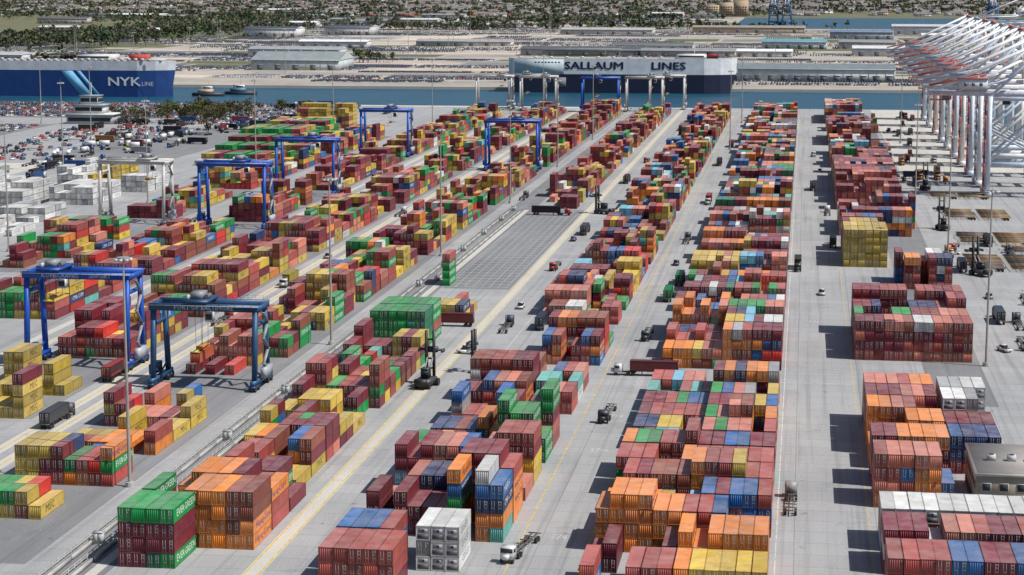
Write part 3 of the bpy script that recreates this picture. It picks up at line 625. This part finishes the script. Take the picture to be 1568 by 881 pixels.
t=b.t();tx=boldtext('NYK',7.8,(.75,.75,.75),1.4,.35);tx.V=tx.V+np.array([173,-16.2,10.2]);tx2=orient(texttpl('LINE',3.6,(.75,.75,.75)),'f',0,1.1);tx2.V=tx2.V+np.array([194,-16.2,8.6])
obj('car_carrier_ship',merge([t,tx,tx2]),M_BUILD,(-752,1690,0))
def tug(col):
    b=MB();b.taper(-13,13,-4,4,-3.4,0,-1,-.6,(.05,.05,.06));b.box(-9,4,-3,3,0,3,col);b.box(-4,3,-2.4,2.4,3,5.6,(.65,.65,.65));b.box(-3.9,2.9,-2.46,-2.41,4,5,GL);b.cyl((-6,0,4.4),(0,0,1),.7,3,col);b.cyl((0,0,8),(0,0,1),.12,5,GR);return b.t()
obj('tugboat',tug((.5,.4,.3)),M_STEEL,(-512,1700,0));obj('tugboat',tug((.1,.2,.3)),M_STEEL,(-490,1725,0))
# ------------------------------------------------------------ cars: parked masses
CC=[(.70,.70,.70)]*6+[(.03,.03,.035)]*6+[(.12,.12,.14)]*3+[(.02,.05,.18)]*4+[(.35,.03,.03)]*2+[(.25,.24,.22)]*2+[(.05,.12,.2)]
fc=farcar()
P=[];B=[]
def lot(x0,x1,y0,y1,dens,cols=None,row=6.0,sp=2.6):
    for y in np.arange(y0,y1,row):
        if rnd.random()<.06: continue
        x=x0
        while x<x1:
            if rnd.random()<.05: x+=rnd.uniform(4,16)
            if rnd.random()<dens: P.append((x,y+rnd.uniform(-.2,.2),0.03));B.append(jit(rnd.choice(cols or CC),rnd))
            x+=sp
patch=[]
yy=1900
while yy<4900:
    dep=rnd.choice([25,38,60,80])*(1 if yy<2800 else 1.6)
    x=-1250
    while x<(380 if yy<3850 else -200):
        w=rnd.uniform(50,190)
        t=rnd.random()
        tone=rnd.choice([(.55,.46,.37),(.46,.41,.35),(.24,.23,.225),(.14,.14,.145),(.62,.54,.45),(.33,.31,.285),(.12,.13,.065)])
        if rnd.random()<.7: patch.append((x,min(x+w-6,380 if yy<3800 else -160),yy-3,min(yy+dep-6,5040),tone))
        if t<.62 and tone[1]!=.13:
            cs=rnd.choice([None,None,[(.03,.03,.035),(.02,.05,.18),(.05,.06,.09)],[(.70,.70,.70),(.5,.5,.5)],[(.08,.09,.11),(.65,.65,.65),(.02,.05,.14)],[(.02,.035,.07)]])
            lot(x+2,min(x+w-10,370 if yy<3800 else -170),yy,min(yy+dep-10,5030),rnd.uniform(.8,1),cs,row=6 if yy<2600 else 12,sp=2.7 if yy<2600 else 3.4)
        x+=w
    yy+=dep+rnd.choice([6,10,18])
b=MB()
for r in patch: b.face([(r[0],r[2],.02),(r[1],r[2],.02),(r[1],r[3],.02),(r[0],r[3],.02)],r[4])
obj('far_terminal_parking_lot',b.t(),paintmat('lot_surface',.9,.3,.02))
P=np.array(P);B=np.array(B);keep=np.abs(P[:,0]+.143*P[:,1])<.30*P[:,1];P=P[keep];B=B[keep]
if len(P)>42000:
    idx=rng.permutation(len(P))[:42000];P=P[idx];B=B[idx]
obj('parked_car_rows',scatter(fc,P,B),M_CAR)
P=[];B=[]
for (x0,x1,y0,y1,d) in ((-640,-430,1395,1500,.75),(-640,-510,1190,1310,.6),(-430,-345,1330,1490,.55),(-560,-420,1060,1160,.3),(-480,-400,1200,1300,.45),(-470,-440,950,1040,.5),(-800,-560,1510,1545,.8),(-560,-350,1512,1545,.6)):
    lot(x0,x1,y0,y1,d,[(.5,.03,.03)]*4+CC,row=7.5,sp=3.0)
obj('parked_car_rows',scatter(fc,P,B),M_CAR)
for i in range(80):
    x=rnd.uniform(-470,-300);y=rnd.uniform(940,1540)
    if x>-345 and y<1360: x-=60
    l=rnd.choice([None,None,(.3,.04,.05),(.5,.5,.5),(.02,.1,.3),(.5,.2,.03)])
    place('terminal_truck',truck(l) if l else tT,x,y,rnd.choice([0,90,0,180,80]),body=rnd.choice([WT,(.05,.05,.06),(.05,.15,.35)]))
for i in range(14): place('box_truck',bT,rnd.uniform(-420,-390),rnd.uniform(960,1250),rnd.choice([0,90,200]),body=rnd.choice([WT,(.1,.2,.4),(.5,.4,.05)]))
sheet('dark_asphalt_yard',[(-700,-345,1380,1550),(-640,-505,1185,1320),(-420,-345,1060,1300)],.004,M_ASPHD)
sheet('concrete_apron',[(50,126,1060,1550),(-500,-400,900,1040),(-345,-60,1541,1555)],.006,M_CONC)
# ------------------------------------------------------------ trees
def tree_tpl(seed,n,h=11,r=5,limbs=False,sz=(1.2,2.6)):
    q=random.Random(seed);b=MB();b.cyl((0,0,h*.2),(0,0,1),.3,h*.4,(.09,.07,.05),n=5,r2=.18)
    if limbs:
        for k in range(9):
            a=q.uniform(0,6.28);z=h*q.uniform(.25,.5);e=(math.cos(a)*r*.7,math.sin(a)*r*.7,z+h*q.uniform(.15,.4));b.beam((0,0,z),e,.16,.16,(.10,.08,.06))
    cl=[(q.gauss(0,r*.45),q.gauss(0,r*.45),h*q.uniform(.4,.92),q.uniform(.6,1.35)) for _ in range(6)]
    for k in range(n):
        cx,cy,cz,lum=q.choice(cl);s=q.uniform(*sz);c=Vector((cx+q.gauss(0,r*.24),cy+q.gauss(0,r*.24),cz+q.gauss(0,h*.09)))
        nrm=Vector((q.gauss(0,1),q.gauss(0,1),abs(q.gauss(0,1))+.2)).normalized();t=nrm.orthogonal().normalized();t.rotate(Matrix.Rotation(q.uniform(0,6.3),3,nrm));w=nrm.cross(t)
        m=lum*q.uniform(.75,1.25);b.face([c-t*s*.5,c+w*s*.45,c+t*s*.6,c-w*s*.5],(m,m,m),1)
    return b.t()
TC=[(.065,.095,.045),(.09,.12,.055),(.11,.10,.07),(.055,.09,.055),(.12,.13,.07),(.12,.11,.085)]
tt=[tree_tpl(i,20,sz=(2.4,4.6)) for i in range(5)]
def forest(name,pts):
    pts=np.array(pts);ts=[]
    for k in range(5):
        s=pts[k::5]
        if len(s): ts.append(scatter(tt[k],s,[jit(rnd.choice(TC),rnd) for _ in s],rng.uniform(0,6.28,len(s)),rng.uniform(.7,1.5,len(s))))
    obj(name,merge(ts),M_TREE)
pts=[]
for i in range(10000):
    y=4100+ (rnd.random()**1.2)*5500;x=-.143*y+rnd.uniform(-.27,.27)*y
    if x>-165 and 3930<y<5070: continue
    if y<4950 and x>-1050: continue
    if math.sin(x*.006+y*.0013)+math.sin(y*.004-x*.002)>1.15: continue
    pts.append((x,y,0))
forest('distant_tree_mass',pts)
pts=[]
for cx,cy,sx,sy,n in ((-1130,3100,140,500,900),(-1180,2500,90,200,260),(-700,3750,220,60,200),(-620,4250,300,60,240),(-420,4650,200,50,160),(-1050,3650,150,150,250),(-250,3880,200,30,140),(-500,2330,30,8,14),(-820,2180,60,6,24)):
    for i in range(n):
        x,y=rnd.gauss(cx,sx*.6),rnd.gauss(cy,sy*.6)
        if not(x>-160 and y>3940): pts.append((x,y,0))
forest('distant_tree_mass',pts)
near=[tree_tpl(50+i,260,10,4.4,True,(.5,1.3)) for i in range(3)];nm=[]
for i in range(3): nm.append([mesh('tree',scatter(near[i],[(0,0,0)],[c]),M_TREE) for c in ((.12,.10,.06),(.08,.10,.03))])
for i in range(44):
    o=obj('bare_spring_tree',rnd.choice(rnd.choice(nm)),None,(rnd.gauss(-428,26),rnd.gauss(1385,40),0),rnd.uniform(0,6));s=rnd.uniform(.8,1.3);o.scale=(s,s,s)
def house():
    b=MB();b.box(-6,6,-5,5,0,5.5,(1,1,1),1);A,B_,C,D=(-6.4,-5.4,5.5),(6.4,-5.4,5.5),(6.4,5.4,5.5),(-6.4,5.4,5.5);R1,R2=(-6.4,0,8.6),(6.4,0,8.6);rf=(.2,.18,.17)
    b.face([A,B_,R2,R1],rf);b.face([C,D,R1,R2],rf);b.face([B_,C,R2],(1,1,1),1);b.face([D,A,R1],(1,1,1),1)
    for x in (-4,-1,2.5):
        for z in (1,3.4): b.box(x,x+1.3,-5.06,-5.01,z,z+1.3,GL)
    b.box(3.5,4.3,-.4,.4,6,9.6,(.3,.12,.09));return b.t()
hp=[];hb=[];hs=[]
for i in range(1700):
    y=rnd.uniform(4950,8800);x=-.143*y+rnd.uniform(-.27,.27)*y
    if x>-200 and y<5200: continue
    hp.append((x,y,0));hb.append(jit(rnd.choice([(.6,.58,.55),(.5,.48,.45),(.35,.16,.11),(.55,.5,.4),(.65,.65,.65)]),rnd));s=rnd.uniform(.9,1.6);hs.append((s*rnd.choice([1,1,2.5]),s,s))
obj('distant_houses',scatter(house(),hp,hb,rng.uniform(-.5,.5,len(hp)),hs),M_BUILD)
# ------------------------------------------------------------ light, camera
el=math.radians(54);az=math.radians(104)
S=Vector((math.sin(az)*math.cos(el),math.cos(az)*math.cos(el),math.sin(el)))
ld=bpy.data.lights.new('sun','SUN');ld.energy=5.0;ld.angle=math.radians(.5);ld.color=(1,.97,.925)
lo=bpy.data.objects.new('sun',ld);lo.rotation_euler=S.to_track_quat('Z','Y').to_euler();scene.collection.objects.link(lo)
w=bpy.data.worlds.new('World');scene.world=w;w.use_nodes=True;nt=w.node_tree
sk=nt.nodes.new('ShaderNodeTexSky');sk.sky_type='NISHITA';sk.sun_disc=False;sk.sun_elevation=el;sk.sun_rotation=az;sk.altitude=50
nt.links.new(sk.outputs[0],nt.nodes['Background'].inputs['Color']);nt.nodes['Background'].inputs['Strength'].default_value=.09
cd=bpy.data.cameras.new('camera');cd.lens=70.83;cd.sensor_width=36;cd.clip_end=60000;cd.clip_start=1
co=bpy.data.objects.new('camera',cd);co.location=(0,0,100);co.rotation_euler=(math.radians(90-8.78),0,math.radians(8.22));scene.collection.objects.link(co);scene.camera=co
scene.view_settings.view_transform='Standard';scene.view_settings.look='None';scene.view_settings.exposure=0
